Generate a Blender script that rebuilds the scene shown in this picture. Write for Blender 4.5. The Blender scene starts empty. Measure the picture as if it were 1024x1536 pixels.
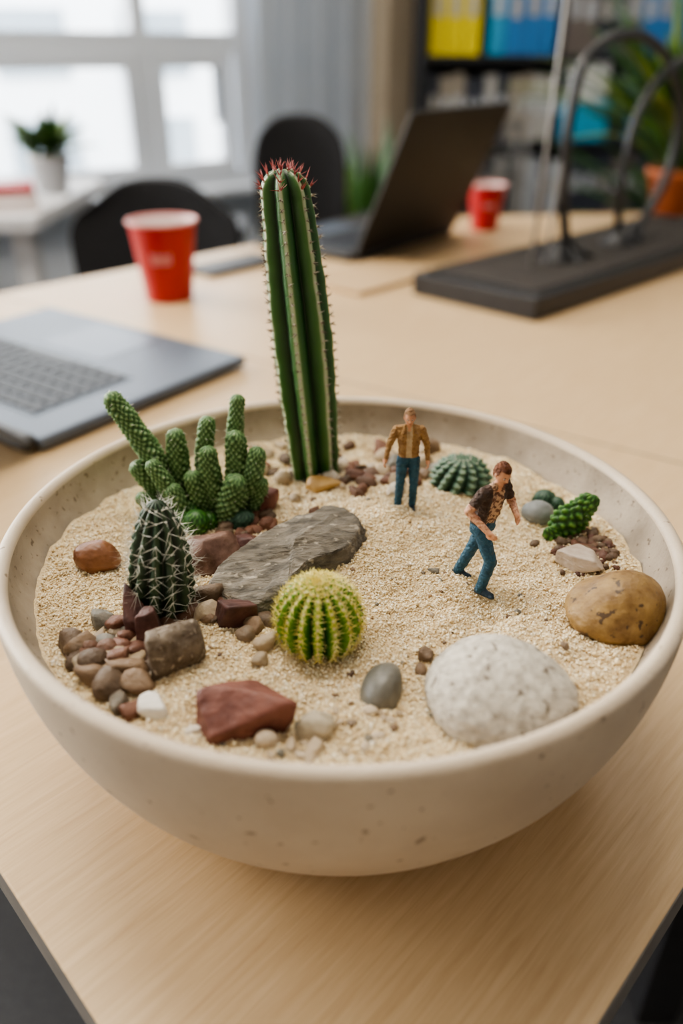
import bpy, math, random
import numpy as np
from mathutils import Vector, Matrix, noise, Euler
random.seed(7); RNG=np.random.default_rng(7)
T=0.75
C=bpy.context
def link(o):
    C.collection.objects.link(o); return o
def empty(name,loc=(0,0,0)):
    e=bpy.data.objects.new(name,None); e.location=loc; e.empty_display_size=.01; return link(e)
# ---------------------------------------------------------------- materials
def mat(name,c1,c2=None,scale=60,rough=.6,bump=0,bscale=300,bdist=.001,metal=0,spec=.5,detail=5,stretch=None,rot=0,
        attr=None,stops=None,lo=.35,hi=.65,sub=0,spk=None,spkscale=200,spkpos=.7):
    m=bpy.data.materials.new(name); m.use_nodes=True
    nt=m.node_tree; N=nt.nodes; L=nt.links; b=N['Principled BSDF']
    b.inputs['Roughness'].default_value=rough; b.inputs['Metallic'].default_value=metal
    b.inputs['Specular IOR Level'].default_value=spec
    if sub:
        b.inputs['Subsurface Weight'].default_value=sub; b.inputs['Subsurface Scale'].default_value=.004
    tc=N.new('ShaderNodeTexCoord'); mp=N.new('ShaderNodeMapping'); L.new(tc.outputs['Object'],mp.inputs['Vector'])
    if stretch: mp.inputs['Scale'].default_value=stretch
    mp.inputs['Rotation'].default_value=(0,0,rot)
    rp=N.new('ShaderNodeValToRGB')
    if attr:
        a=N.new('ShaderNodeAttribute'); a.attribute_name=attr; src=a.outputs['Fac']
    else:
        n=N.new('ShaderNodeTexNoise'); n.inputs['Scale'].default_value=scale; n.inputs['Detail'].default_value=detail
        n.inputs['Roughness'].default_value=.6
        L.new(mp.outputs['Vector'],n.inputs['Vector']); src=n.outputs['Fac']
    L.new(src,rp.inputs['Fac'])
    if stops is None:
        c2=c2 or c1; stops=[(lo,c1),(hi,c2)]
    el=rp.color_ramp.elements
    while len(el)<len(stops): el.new(.5)
    for e,(p,c) in zip(el,stops):
        e.position=p; e.color=(*c,1)
    col=rp.outputs['Color']
    if spk:
        n3=N.new('ShaderNodeTexNoise'); n3.inputs['Scale'].default_value=spkscale; n3.inputs['Detail'].default_value=2
        L.new(tc.outputs['Object'],n3.inputs['Vector'])
        r3=N.new('ShaderNodeValToRGB'); r3.color_ramp.elements[0].position=spkpos-.03; r3.color_ramp.elements[1].position=spkpos+.02
        r3.color_ramp.elements[0].color=(0,0,0,1); r3.color_ramp.elements[1].color=(1,1,1,1)
        L.new(n3.outputs['Fac'],r3.inputs['Fac'])
        mx=N.new('ShaderNodeMixRGB'); mx.inputs['Color2'].default_value=(*spk,1)
        L.new(r3.outputs['Color'],mx.inputs['Fac']); L.new(col,mx.inputs['Color1']); col=mx.outputs['Color']
    L.new(col,b.inputs['Base Color'])
    if bump:
        n2=N.new('ShaderNodeTexNoise'); n2.inputs['Scale'].default_value=bscale; n2.inputs['Detail'].default_value=6
        L.new(mp.outputs['Vector'] if stretch else tc.outputs['Object'],n2.inputs['Vector'])
        bp=N.new('ShaderNodeBump'); bp.inputs['Strength'].default_value=bump; bp.inputs['Distance'].default_value=bdist
        L.new(n2.outputs['Fac'],bp.inputs['Height']); L.new(bp.outputs['Normal'],b.inputs['Normal'])
    return m
# ---------------------------------------------------------------- mesh builder
class MB:
    def __init__(s): s.v=[];s.f=[];s.m=[]
    def add(s,v,f,mi=0,M=None):
        o=len(s.v)
        if M is not None: v=[M@Vector(p) for p in v]
        s.v+= [tuple(p) for p in v]; s.f+=[tuple(i+o for i in q) for q in f]; s.m+=[mi]*len(f)
    def box(s,c,d,mi=0,M=None):
        x,y,z=c;a,b,e=d[0]/2,d[1]/2,d[2]/2
        v=[(x+i*a,y+j*b,z+k*e) for k in(-1,1) for j in(-1,1) for i in(-1,1)]
        f=[(0,2,3,1),(4,5,7,6),(0,1,5,4),(2,6,7,3),(0,4,6,2),(1,3,7,5)]
        s.add(v,f,mi,M)
    def prism(s,poly,z0,z1,mi=0,M=None):
        n=len(poly); v=[(p[0],p[1],z0) for p in poly]+[(p[0],p[1],z1) for p in poly]
        f=[tuple(range(n-1,-1,-1)),tuple(range(n,2*n))]+[(i,(i+1)%n,n+(i+1)%n,n+i) for i in range(n)]
        s.add(v,f,mi,M)
    def build(s,name,mats,parent=None,loc=(0,0,0),rot=(0,0,0),smooth=False,bevel=0):
        me=bpy.data.meshes.new(name); me.from_pydata(s.v,[],s.f)
        for m in (mats if isinstance(mats,(list,tuple)) else [mats]): me.materials.append(m)
        me.polygons.foreach_set('material_index',s.m)
        me.polygons.foreach_set('use_smooth',[smooth]*len(s.f)); me.update()
        o=link(bpy.data.objects.new(name,me)); o.location=loc; o.rotation_euler=rot
        if parent: o.parent=parent
        if bevel:
            b=o.modifiers.new('b','BEVEL'); b.width=bevel; b.segments=3; b.limit_method='ANGLE'; b.angle_limit=.6
        return o
def lathe(prof,n=64,closed=False):
    v=[];f=[];
    for r,z in prof:
        for j in range(n):
            a=2*math.pi*j/n; v.append((r*math.cos(a),r*math.sin(a),z))
    for i in range(len(prof)-1):
        for j in range(n):
            k=(j+1)%n; f.append((i*n+j,i*n+k,(i+1)*n+k,(i+1)*n+j))
    if not closed:
        f.append(tuple(range(n-1,-1,-1))); f.append(tuple((len(prof)-1)*n+j for j in range(n)))
    return v,f
def tube(pts,rad,n=10,cap=3):
    pts=[Vector(p) for p in pts]; rad=list(rad) if hasattr(rad,'__len__') else [rad]*len(pts)
    T0=[]
    for i in range(len(pts)):
        a=pts[max(i-1,0)];b=pts[min(i+1,len(pts)-1)]; T0.append((b-a).normalized())
    up=Vector((0,0,1)) if abs(T0[0].z)<.9 else Vector((1,0,0))
    nrm=(up-T0[0]*up.dot(T0[0])).normalized(); rings=[]
    def ring(c,t,nn,r):
        bb=t.cross(nn); return [c+(nn*math.cos(2*math.pi*j/n)+bb*math.sin(2*math.pi*j/n))*r for j in range(n)]
    for k in range(cap):
        a=math.pi/2*(1-(k+.35)/(cap+.35)); rings.append(ring(pts[0]-T0[0]*rad[0]*math.sin(a),T0[0],nrm,rad[0]*math.cos(a)))
    for i,p in enumerate(pts):
        nrm=(nrm-T0[i]*nrm.dot(T0[i])).normalized(); rings.append(ring(p,T0[i],nrm,rad[i]))
    for k in range(cap-1,-1,-1):
        a=math.pi/2*(1-(k+.35)/(cap+.35)); rings.append(ring(pts[-1]+T0[-1]*rad[-1]*math.sin(a),T0[-1],nrm,rad[-1]*math.cos(a)))
    v=[p for r in rings for p in r]; f=[]
    for i in range(len(rings)-1):
        for j in range(n):
            k=(j+1)%n; f.append((i*n+j,i*n+k,(i+1)*n+k,(i+1)*n+j))
    f.append(tuple(range(n-1,-1,-1))); f.append(tuple((len(rings)-1)*n+j for j in range(n)))
    return v,f
def cone(p,d,l,r):
    p=Vector(p);d=Vector(d).normalized(); u=d.orthogonal().normalized(); w=d.cross(u)
    v=[p+(u*math.cos(a)+w*math.sin(a))*r for a in(0,2.094,4.189)]+[p+d*l]
    return v,[(0,1,3),(1,2,3),(2,0,3),(2,1,0)]
def smoothpath(P,n=8):
    P=[Vector(p) for p in P]; out=[]
    for i in range(len(P)-1):
        a=P[max(i-1,0)];b=P[i];c=P[i+1];d=P[min(i+2,len(P)-1)]
        for k in range(n):
            t=k/n; out.append(.5*((2*b)+(c-a)*t+(2*a-5*b+4*c-d)*t*t+(3*b-a-3*c+d)*t**3))
    out.append(P[-1]); return out
_ico={}
def ico(k):
    if k not in _ico:
        import bmesh
        bm=bmesh.new(); bmesh.ops.create_icosphere(bm,subdivisions=k,radius=1)
        v=np.array([x.co[:] for x in bm.verts]); v/=np.linalg.norm(v,axis=1)[:,None]
        _ico[k]=(v,[tuple(y.index for y in x.verts) for x in bm.faces]); bm.free()
    return _ico[k]
def rockshape(k,seed,kind='smooth',planes=11,p=14):
    d,f=ico(k); r=np.random.default_rng(seed)
    if kind=='smooth':
        R=np.ones(len(d))
        for i in range(5):
            w=r.normal(size=3); w/=np.linalg.norm(w); R+= .055*r.uniform(-1,1)*np.cos((1+i*.5)*3*(d@w)/2+r.uniform(0,6))
    else:
        n=r.normal(size=(planes,3)); n/=np.linalg.norm(n,axis=1)[:,None]
        n=np.vstack([n,[[0,0,1],[0,0,-1],[1,0,0],[-1,0,0],[0,1,0],[0,-1,0]]]); n[-6:]+=r.normal(size=(6,3))*.25
        n/=np.linalg.norm(n,axis=1)[:,None]
        h=r.uniform(.72,1.,len(n)); q=np.maximum(d@n.T,0)/h
        R=(q**p).sum(1)**(-1/p)
    return d*R[:,None],f
# ---------------------------------------------------------------- sand height
CY=.362
def sandh(x,y):
    x=np.asarray(x,float);y=np.asarray(y,float)
    z=.103+.010*np.exp(-((x-.03)**2+(y-.405)**2)/.055**2)
    z=z+.0022*np.sin(38*x+1)*np.sin(33*y+2)+.0013*np.sin(105*x+70*y)*np.sin(95*y-60*x+1)+.0009*np.sin(260*x+1.3)*np.sin(240*y+90*x)+.0005*np.sin(520*x-200*y)*np.sin(480*y+310*x)
    for fx,fy in((.0337,.4034),(.0404,.403),(.059,.3416),(.0694,.3224),(.075,.318),(.064,.31),(.072,.305)):
        z=z-.0018*np.exp(-((x-fx)**2+(y-fy)**2)/.006**2)
    return z
def sz(x,y): return float(sandh(x,y))+T
# ---------------------------------------------------------------- desk & room
def woodmat():
    m=bpy.data.materials.new('maple_laminate'); m.use_nodes=True; nt=m.node_tree;N=nt.nodes;L=nt.links;b=N['Principled BSDF']
    b.inputs['Roughness'].default_value=.40
    tc=N.new('ShaderNodeTexCoord');mp=N.new('ShaderNodeMapping');mp.inputs['Scale'].default_value=(6,110,1)
    mp0=N.new('ShaderNodeMapping'); mp0.inputs['Rotation'].default_value=(0,0,math.radians(-47))
    L.new(tc.outputs['Object'],mp0.inputs['Vector']);L.new(mp0.outputs['Vector'],mp.inputs['Vector'])
    n=N.new('ShaderNodeTexNoise');n.inputs['Scale'].default_value=3;n.inputs['Detail'].default_value=8;n.inputs['Roughness'].default_value=.65;n.inputs['Distortion'].default_value=.3
    L.new(mp.outputs['Vector'],n.inputs['Vector'])
    r=N.new('ShaderNodeValToRGB');r.color_ramp.elements[0].position=.3;r.color_ramp.elements[1].position=.7
    r.color_ramp.elements[0].color=(.475,.325,.175,1);r.color_ramp.elements[1].color=(.60,.435,.255,1)
    L.new(n.outputs['Fac'],r.inputs['Fac'])
    L.new(r.outputs['Color'],b.inputs['Base Color'])
    bp=N.new('ShaderNodeBump');bp.inputs['Strength'].default_value=.15;bp.inputs['Distance'].default_value=.0005;L.new(n.outputs['Fac'],bp.inputs['Height']);L.new(bp.outputs['Normal'],b.inputs['Normal'])
    return m
WOOD=woodmat()
EDGE=mat('desk_edge_band',(.16,.145,.13),(.20,.18,.16),rough=.5)
BLACKM=mat('black_metal',(.015,.015,.017),(.022,.022,.024),rough=.4)
U=Vector((.68,.733,0)).normalized()
def desk(name,poly):
    b=MB(); n=len(poly); b.prism(poly,T-.025,T,1); b.m[-n-1]=0
    cx=sum(p[0] for p in poly)/n; cy=sum(p[1] for p in poly)/n
    for p in poly:
        q=(p[0]+(cx-p[0])*.1,p[1]+(cy-p[1])*.1); b.box((q[0],q[1],(T-.025)/2),(.05,.05,T-.025),2)
    return b.build(name,[WOOD,EDGE,BLACKM],bevel=.0015)
c0=Vector((.003,.068,0)); fl=Vector((-.86,.986,0)); sl=Vector((-.56,1.287,0)); sr=Vector((.478,.576,0))
desk('desk',[c0,sr-U*.0012,sl-U*.0012,fl])
farR=sr+U*1.45
desk('desk',[sr+U*.0016,farR+Vector((.25,-.2,0)),farR+Vector((-.35,.45,0)),Vector((-.165,1.682,0))+Vector((.28,.28,0)),sl+U*.0016])
WHITE=mat('white_laminate',(.60,.60,.62),(.64,.64,.65),rough=.5)
wb=MB(); wb.prism([(-1.7,1.9),(-.74,2.02),(-.74,2.7),(-1.7,2.7)],T-.04,T-.01,0)
for p in((-1.6,2.0),(-.80,2.1),(-.80,2.62),(-1.6,2.6)): wb.box((p[0],p[1],(T-.04)/2),(.05,.05,T-.04),0)
wb.build('white_table',[WHITE])
FLOOR=mat('carpet_dark',(.035,.035,.038),(.06,.06,.062),scale=150,rough=.95,bump=.4,bscale=500)
b=MB(); b.box((0,1.5,-.02),(9,9,.04)); b.build('floor',FLOOR)
b=MB(); b.box((0,1.5,2.82),(9,9,.04)); b.build('ceiling',mat('ceiling_white',(.8,.8,.8),rough=.9))
WALL=mat('wall_paint',(.62,.68,.76),(.66,.71,.78),scale=3,rough=.8)
BEIGE=mat('beige_paint',(.42,.35,.26),(.46,.385,.29),scale=3,rough=.8)
PVC=mat('window_frame_white',(.56,.60,.66),(.60,.63,.68),scale=4,rough=.4)
ang=math.atan2(.6,.8); WM=Matrix.Translation((-1.18,3.2,0))@Matrix.Rotation(ang,4,'Z')
b=MB()
b.box((-1.4,.1,.29),(5.4,.2,.58),0,WM); b.box((-1.4,.1,2.6),(5.4,.2,.4),0,WM)
b.box((1.33,.1,1.4),(.66,.2,2.8),0,WM)
for s in(-4.0,-2.6,-1.15): b.box((s,.1,1.5),(.12,.2,1.9),0,WM)
b.build('wall_window',[WALL])
def window(name,x0,x1,mull):
    b=MB(); z0,z1=.58,2.4; y=.06
    def fr(a,c,zz0,zz1,w=.05,d=.06,yy=y):
        b.box(((a+c)/2,yy,zz0+w/2),(c-a,d,w),0,WM); b.box(((a+c)/2,yy,zz1-w/2),(c-a,d,w),0,WM)
        b.box((a+w/2,yy,(zz0+zz1)/2),(w,d,zz1-zz0-2*w),0,WM); b.box((c-w/2,yy,(zz0+zz1)/2),(w,d,zz1-zz0-2*w),0,WM)
    fr(x0,x1,z0,z1,.055,.09)
    b.box(((x0+x1)/2,y,1.115),(x1-x0-.11,.085,.07),0,WM)
    edges=[x0+.05]+mull+[x1-.05]
    for m_ in mull: b.box((m_,y,(z0+z1)/2),(.06,.087,z1-z0-.11),0,WM)
    for a,c in zip(edges[:-1],edges[1:]):
        fr(a+.03,c-.03,z0+.055,1.08,.05,.05,y-.03)
    b.box((edges[-2]+.30,y-.07,.93),(.022,.025,.20),1,WM)
    b.box(((x0+x1)/2,-.07,.585),(x1-x0,.2,.025),0,WM)
    return b.build(name,[PVC,BLACKM])
window('window_1',-1.09,.995,[-.3,.53])
window('window_2',-3.94,-2.66,[-3.3]); window('window_3',-2.54,-1.21,[-1.9])
b=MB()
for i in range(4):
    M=WM@Matrix.Translation((1.07+i*.15,-.04,1.35))@Matrix.Rotation(.35,4,'Z'); b.box((0,0,0),(.145,.006,2.4),0,M)
b.build('vertical_blinds',[mat('blind_fabric',(.54,.61,.71),(.60,.66,.74),scale=5,rough=.8)])
b=MB(); b.box((1.85,0,1.4),(.42,.24,2.8),0,WM); b.build('trim_1',[BEIGE])
b=MB(); b.box((2.4,4.5,1.4),(4.4,.1,2.8)); b.build('wall_back',[mat('wall_grey',(.45,.42,.38),rough=.85)])
b=MB(); b.box((4.0,1.0,1.4),(.1,7,2.8)); b.build('wall_right',[WALL])
b=MB(); b.box((0,-2.2,1.4),(8,.1,2.8)); b.build('wall_front_light_block',[BEIGE])  # unseen wall behind the camera, added to keep world light from filling in
b=MB(); b.box((-4.3,-.8,1.4),(.1,2.9,2.8)); b.build('wall_left_light_block',[WALL])  # out of view on the left, added to shut out world fill light
FAC=mat('facade_plaster',(.80,.83,.87),(.87,.89,.92),scale=1,rough=.9); FG=mat('facade_glass',(.26,.31,.36),(.36,.41,.46),scale=1,rough=.3)
b=MB(); FM=Matrix.Translation((-3.2,9.5,0))@Matrix.Rotation(ang-.25,4,'Z'); b.box((0,0,.7),(12,.4,2.6),0,FM)
for i in range(9):
    for j in range(2): b.box((-5+i*1.25,-.21,.15+j*1.0),(.7,.06,.6),1,FM)
b.build('neighbouring_building',[FAC,FG])
b=MB(); b.box((-4,9.5,-.3),(24,8.5,.1)); b.build('ground_outside',[mat('paving',(.40,.42,.40),rough=.9)])
# ---------------------------------------------------------------- bookshelf
SH=mat('shelf_black',(.012,.014,.018),rough=.5)
b=MB(); y0=3.75; X0,X1=.33,1.75
for x in(X0,X1): b.box((x,y0+.17,1.1),(.03,.34,2.2),0)
b.box(((X0+X1)/2,y0+.335,1.1),(X1-X0,.01,2.2),0)
for z in(.1,.42,.74,1.06,1.46,1.86,2.18): b.box(((X0+X1)/2,y0+.17,z),(X1-X0,.33,.025),0)
shelf=b.build('bookshelf',[SH])
pal=[(.62,.50,.01),(.02,.14,.36),(.03,.035,.05),(.34,.33,.31),(.02,.24,.42),(.12,.10,.09),(.24,.21,.17),(.38,.40,.43)]
pm=[mat('binder_%d'%i,c,rough=.5) for i,c in enumerate(pal)]
b=MB(); r=random.Random(3)
def row(z,x0,x1,cols,w,hh):
    x=x0
    while x<x1-w:
        ww=w*r.uniform(.85,1.1); h=hh*r.uniform(.93,1.02); b.box((x+ww/2,y0+.17,z+.013+h/2),(ww-.004,.25,h),r.choice(cols)); 
        b.box((x+ww/2,y0+.044,z+.013+h*.55),(ww*.5,.004,h*.25),7 if r.random()<.6 else 3)
        x+=ww
row(1.06,.36,.58,[0],.072,.32); row(1.06,.60,.90,[1,4,1],.07,.32); row(1.06,.92,1.7,[2,5,1],.06,.3)
row(.74,.36,.95,[2,5,3,2,6,7],.05,.25); row(.42,.62,.98,[7,3,2],.05,.26); row(1.46,.36,1.7,[2,3,7],.06,.3); row(.42,1.0,1.7,[2,5],.06,.28); row(.74,1.15,1.7,[2,1],.06,.28)
b.build('binders',pm,parent=shelf)
b=MB(); b.box((1.03,3.86,.7526+.075),(.19,.2,.15),0); b.box((1.03,3.86,.7526+.225),(.16,.18,.15),1)
b.build('storage_box',[mat('cyan_card',(.0,.26,.44),rough=.5),mat('white_card',(.55,.55,.56),rough=.5)],bevel=.004,parent=shelf)
# wire trolley in front of the shelf
STEEL=mat('rod_steel',(.22,.21,.20),rough=.4,metal=.8)
b=MB(); wx0,wx1,wy0,wy1=.47,.70,3.30,3.55
for x in(wx0,wx1):
    for y in(wy0,wy1): b.add(*tube([(x,y,.008),(x,y,.86)],.007,n=8),0)
for z in(.15,.50,.66,.84):
    for y in(wy0,wy1): b.add(*tube([(wx0,y,z),(wx1,y,z)],.005,n=6),0)
    for x in(wx0,wx1): b.add(*tube([(x,wy0,z),(x,wy1,z)],.005,n=6),0)
    for i in range(1,8): 
        x=wx0+(wx1-wx0)*i/8; b.add(*tube([(x,wy0,z),(x,wy1,z)],.003,n=6),0)
for i in range(1,8):
    x=wx0+(wx1-wx0)*i/8; b.add(*tube([(x,wy0,.50),(x,wy0,.84)],.0025,n=6),0)
b.build('wire_trolley',[STEEL],smooth=True)
# ---------------------------------------------------------------- bowl
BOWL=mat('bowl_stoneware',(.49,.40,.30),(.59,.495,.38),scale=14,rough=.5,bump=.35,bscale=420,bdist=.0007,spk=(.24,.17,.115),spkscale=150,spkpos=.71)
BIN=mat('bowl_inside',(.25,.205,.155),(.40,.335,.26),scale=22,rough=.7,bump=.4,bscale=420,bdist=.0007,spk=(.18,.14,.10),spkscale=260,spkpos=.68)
h=.1275; R=.173; bb=.1677; prof=[]
prof.append((.0,.0)); prof.append((.095,.0)); prof.append((.1035,.0012))
for k in range(0,25):
    z=.006+(h-.004-.006)*k/24; u=h-z; r=R*math.sqrt(1-(u/bb)**2); prof.append((r if k else r-.0015,z))
for k in range(1,8):
    a=math.pi*k/8; prof.append((R-.0038+.0038*math.cos(a),h-.0038+.0038*math.sin(a)))
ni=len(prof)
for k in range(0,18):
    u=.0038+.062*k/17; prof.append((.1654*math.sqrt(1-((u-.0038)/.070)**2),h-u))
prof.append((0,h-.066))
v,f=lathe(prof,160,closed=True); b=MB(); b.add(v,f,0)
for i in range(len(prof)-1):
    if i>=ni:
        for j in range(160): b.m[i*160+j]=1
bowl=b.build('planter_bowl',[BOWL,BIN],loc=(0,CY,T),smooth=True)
# ---------------------------------------------------------------- sand
SAND=mat('sand',(.56,.42,.24),(.78,.64,.42),scale=700,rough=.9,bump=.9,bscale=900,bdist=.0012,detail=3)
GRAIN=mat('sand_grain',None,attr='gv',stops=[(0,(.26,.15,.07)),(.08,(.57,.41,.21)),(.38,(.80,.64,.39)),(.72,(.94,.82,.58)),(1,(1.0,.95,.83))],rough=.6)
nr,na=110,220; v=[(0,CY,float(sandh(0,CY))+T)];f=[]
for i in range(1,nr+1):
    r=.158*i/nr
    for j in range(na):
        a=2*math.pi*j/na; x=r*math.cos(a);y=CY+r*math.sin(a); v.append((x,y,0))
va=np.array(v); va[:,2]=sandh(va[:,0],va[:,1])+T+RNG.normal(size=len(va))*.00012
for j in range(na): f.append((0,1+j,1+(j+1)%na))
for i in range(nr-1):
    for j in range(na):
        k=(j+1)%na; f.append((1+i*na+j,1+(i+1)*na+j,1+(i+1)*na+k,1+i*na+k))
b=MB(); b.v=[tuple(p) for p in va]; b.f=f; b.m=[0]*len(f)
sandroot=empty('sand_bed')
b.build('sand_surface',SAND,parent=sandroot,smooth=True)
def grains(name,P,rad,val,mt,parent):
    n=len(P); o=np.array([[1,0,0],[-1,0,0],[0,1,0],[0,-1,0],[0,0,1],[0,0,-1]],float)
    F=np.array([[0,2,4],[2,1,4],[1,3,4],[3,0,4],[2,0,5],[1,2,5],[3,1,5],[0,3,5]])
    q=RNG.normal(size=(n,3,3)); Q=np.linalg.qr(q)[0]
    s=rad[:,None,None]*RNG.uniform(.7,1.25,(n,1,3)); vv=np.einsum('nij,nkj->nik',np.repeat(o[None],n,0)*s,Q)+P[:,None,:]
    ff=(F[None]+6*np.arange(n)[:,None,None]).reshape(-1,3)
    me=bpy.data.meshes.new(name); me.vertices.add(n*6); me.vertices.foreach_set('co',vv.reshape(-1))
    me.loops.add(len(ff)*3); me.loops.foreach_set('vertex_index',ff.reshape(-1).astype(np.int32))
    me.polygons.add(len(ff)); me.polygons.foreach_set('loop_start',np.arange(0,len(ff)*3,3,dtype=np.int32))
    me.update(calc_edges=True); me.validate()
    at=me.attributes.new('gv','FLOAT','POINT'); at.data.foreach_set('value',np.repeat(val,6).astype(np.float32))
    me.materials.append(mt); ob=link(bpy.data.objects.new(name,me)); ob.parent=parent
n=100000; rr=.156*np.sqrt(RNG.uniform(0,1,n)); aa=RNG.uniform(0,2*np.pi,n); gx=rr*np.cos(aa); gy=CY+rr*np.sin(aa)
rad=RNG.uniform(.00032,.00080,n); rad[:2600]*=1.8
clump=.0007*np.sin(gx*900+3*np.sin(gy*400))*np.sin(gy*850+2*np.sin(gx*500))
grains('sand_grains',np.stack([gx,gy,sandh(gx,gy)+T+rad*.35+np.maximum(clump,0)],1),rad,np.clip(RNG.beta(1.6,1.35,n),0,1),GRAIN,sandroot)
# ---------------------------------------------------------------- rocks
rk={
'slate':mat('rock_slate',(.080,.070,.056),(.225,.195,.155),scale=70,rough=.8,bump=1,bscale=220,bdist=.002,stretch=(1,2.5,3),spk=(.33,.29,.23),spkscale=160,spkpos=.66),
'granite':mat('stone_granite',(.38,.34,.285),(.63,.585,.50),scale=260,rough=.75,bump=1,bscale=300,bdist=.0012,spk=(.15,.115,.085),spkscale=210,spkpos=.68),
'ochre':mat('stone_ochre',(.17,.092,.030),(.36,.23,.085),scale=90,rough=.5,bump=.6,bscale=350,spk=(.09,.055,.03),spkscale=220,spkpos=.64),
'red':mat('rock_red',(.095,.026,.017),(.205,.075,.052),scale=70,rough=.6,bump=.7,bscale=300),
'redbrown':mat('rock_redbrown',(.09,.04,.027),(.22,.125,.09),scale=90,rough=.6,bump=.6,bscale=350),
'brown':mat('rock_brown',(.08,.055,.036),(.21,.165,.12),scale=160,rough=.75,bump=.9,bscale=380,bdist=.0014,spk=(.36,.30,.23),spkscale=400,spkpos=.66),
'purple':mat('rock_purple',(.055,.020,.018),(.14,.06,.048),scale=80,rough=.55,bump=.6),
'grey':mat('stone_grey',(.10,.097,.083),(.20,.19,.165),scale=60,rough=.4,bump=.2,bscale=300),
'bluegrey':mat('stone_bluegrey',(.15,.16,.16),(.24,.25,.245),scale=60,rough=.5,bump=.3),
'white':mat('stone_white',(.68,.63,.56),(.82,.79,.73),scale=60,rough=.5,bump=.5),
'beige':mat('stone_beige',(.32,.27,.19),(.50,.43,.32),scale=110,rough=.6,bump=.6),
'chest':mat('stone_chestnut',(.14,.050,.020),(.27,.115,.05),scale=60,rough=.4,bump=.3),
'amber':mat('stone_amber',(.30,.155,.035),(.46,.29,.10),scale=60,rough=.5,bump=.4),
'pinkish':mat('stone_pink',(.34,.27,.21),(.50,.42,.35),scale=60,rough=.6,bump=.6)}
def rock(name,x,y,s,kind,mt,rot=0,seed=1,lift=.35,tilt=(0,0),k=5,p=14,nz=.03,ns=3,planes=11,wedge=0):
    v,f=rockshape(k,seed,kind,p=p,planes=planes); 
    out=[]
    for q in v:
        w=Vector(q); t=1+nz*noise.fractal(w*ns+Vector((seed*7,0,0)),.8,2.1,4)
        t2=1+wedge*q[0]
        out.append((q[0]*s[0]*t,q[1]*s[1]*t*t2,q[2]*s[2]*t*t2))
    b=MB(); b.add(out,f,0)
    return b.build(name,rk[mt],loc=(x,y,sz(x,y)+s[2]*lift),rot=(tilt[0],tilt[1],rot),smooth=True)
poly=[(-.067,.339),(-.064,.353),(-.055,.367),(-.042,.383),(-.0237,.398),(-.012,.403),(-.0065,.409),(.006,.405),(.0115,.396),(.0155,.386),(.0125,.374),(.0065,.363),(-.0147,.352),(-.022,.340),(-.026,.329),(-.0414,.3155),(-.050,.321),(-.060,.329)]
poly=[(a*.97-.0025,c*.955+.003) for a,c in poly]; cxx=sum(p[0] for p in poly)/len(poly); cyy=sum(p[1] for p in poly)/len(poly)
b=MB(); n=len(poly)
lay=[(1.03,-.008,0),(1.05,.001,0),(1.045,.0035,1),(1.015,.0042,1),(1.02,.0068,2),(.985,.0075,2),(.985,.0100,3),(.955,.0108,3),(.955,.0124,4),(.92,.0132,4),(.82,.0136,5),(.7,.0138,5),(.56,.0141,5),(.42,.0140,5),(.28,.0141,5),(.14,.014,5),(.05,.014,5)]
pp=[]
for i in range(n):
    for t in range(8):
        a=Vector(poly[i]);c=Vector(poly[(i+1)%n]); q=a.lerp(c,t/8); pp.append((q.x-cxx,q.y-cyy))
v=[];N_=len(pp)
for li,(s_,z_,g) in enumerate(lay):
    for (a,c) in pp:
        w=Vector((a*s_,c*s_,0)); nn=noise.fractal(w*90+Vector((0,0,g*.7)),.8,2,4); e_=noise.noise(Vector((a*220,c*220,g*9)))
        rid=abs(noise.noise(Vector((a*s_*30+c*s_*90,c*s_*40-a*s_*50,4))))
        k_=s_*(1+.012*nn+.022*e_*(g<5))
        v.append((a*k_,c*k_,z_+.0013*nn-.0022*rid*(s_<.95)+(a*.07+c*.05 if z_>0 else 0)))
f=[(i*N_+j,i*N_+(j+1)%N_,(i+1)*N_+(j+1)%N_,(i+1)*N_+j) for i in range(len(lay)-1) for j in range(N_)]
f.append(tuple((len(lay)-1)*N_+j for j in range(N_))); f.append(tuple(range(N_-1,-1,-1)))
b.add(v,f); sb=b.build('slate_slab',rk['slate'],loc=(cxx,cyy,sz(cxx,cyy)-.002),smooth=True)
rock('white_granite_stone',.0655,.2495,(.0318,.0285,.0205),'smooth','granite',seed=4,lift=.30,k=6,nz=.022,ns=4)
rock('ochre_stone',.1325,.3055,(.0243,.021,.0170),'smooth','ochre',seed=9,lift=.45,tilt=(0,.05),k=6,nz=.02)
rock('grey_stone',.0172,.2585,(.0086,.0125,.0095),'smooth','grey',rot=-.35,seed=12,lift=.3,tilt=(.35,0),nz=.01)
rock('red_rock',-.0435,.2405,(.0205,.0122,.0112),'ang','red',rot=.32,seed=27,lift=.40,tilt=(.15,-.25),nz=.025,p=30,planes=6,wedge=.30)
rock('brown_rock',-.0725,.2725,(.0138,.0105,.0138),'ang','brown',rot=.4,seed=33,lift=.5,nz=.05,p=12)
rock('quartz_pebble',-.0775,.2445,(.0066,.0055,.0052),'ang','white',seed=5,lift=.3,k=4,p=24)
rock('white_pebble',-.0255,.2415,(.0050,.0055,.0078),'ang','white',seed=6,lift=.5,k=4,p=14)
rock('beige_pebble',-.0105,.2345,(.0083,.0068,.0066),'ang','beige',seed=61,lift=.4,k=4,p=12,nz=.05)
rock('chestnut_stone',-.1285,.352,(.0118,.0095,.0090),'smooth','chest',seed=7,lift=.4,tilt=(0,.2),nz=.03)
rock('red_rock',-.0665,.357,(.0165,.0125,.0125),'ang','redbrown',rot=.3,seed=41,lift=.5,p=24)
rock('purple_rock',-.0525,.366,(.010,.008,.008),'ang','purple',rot=-.3,seed=42,lift=.4,p=24)
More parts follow.
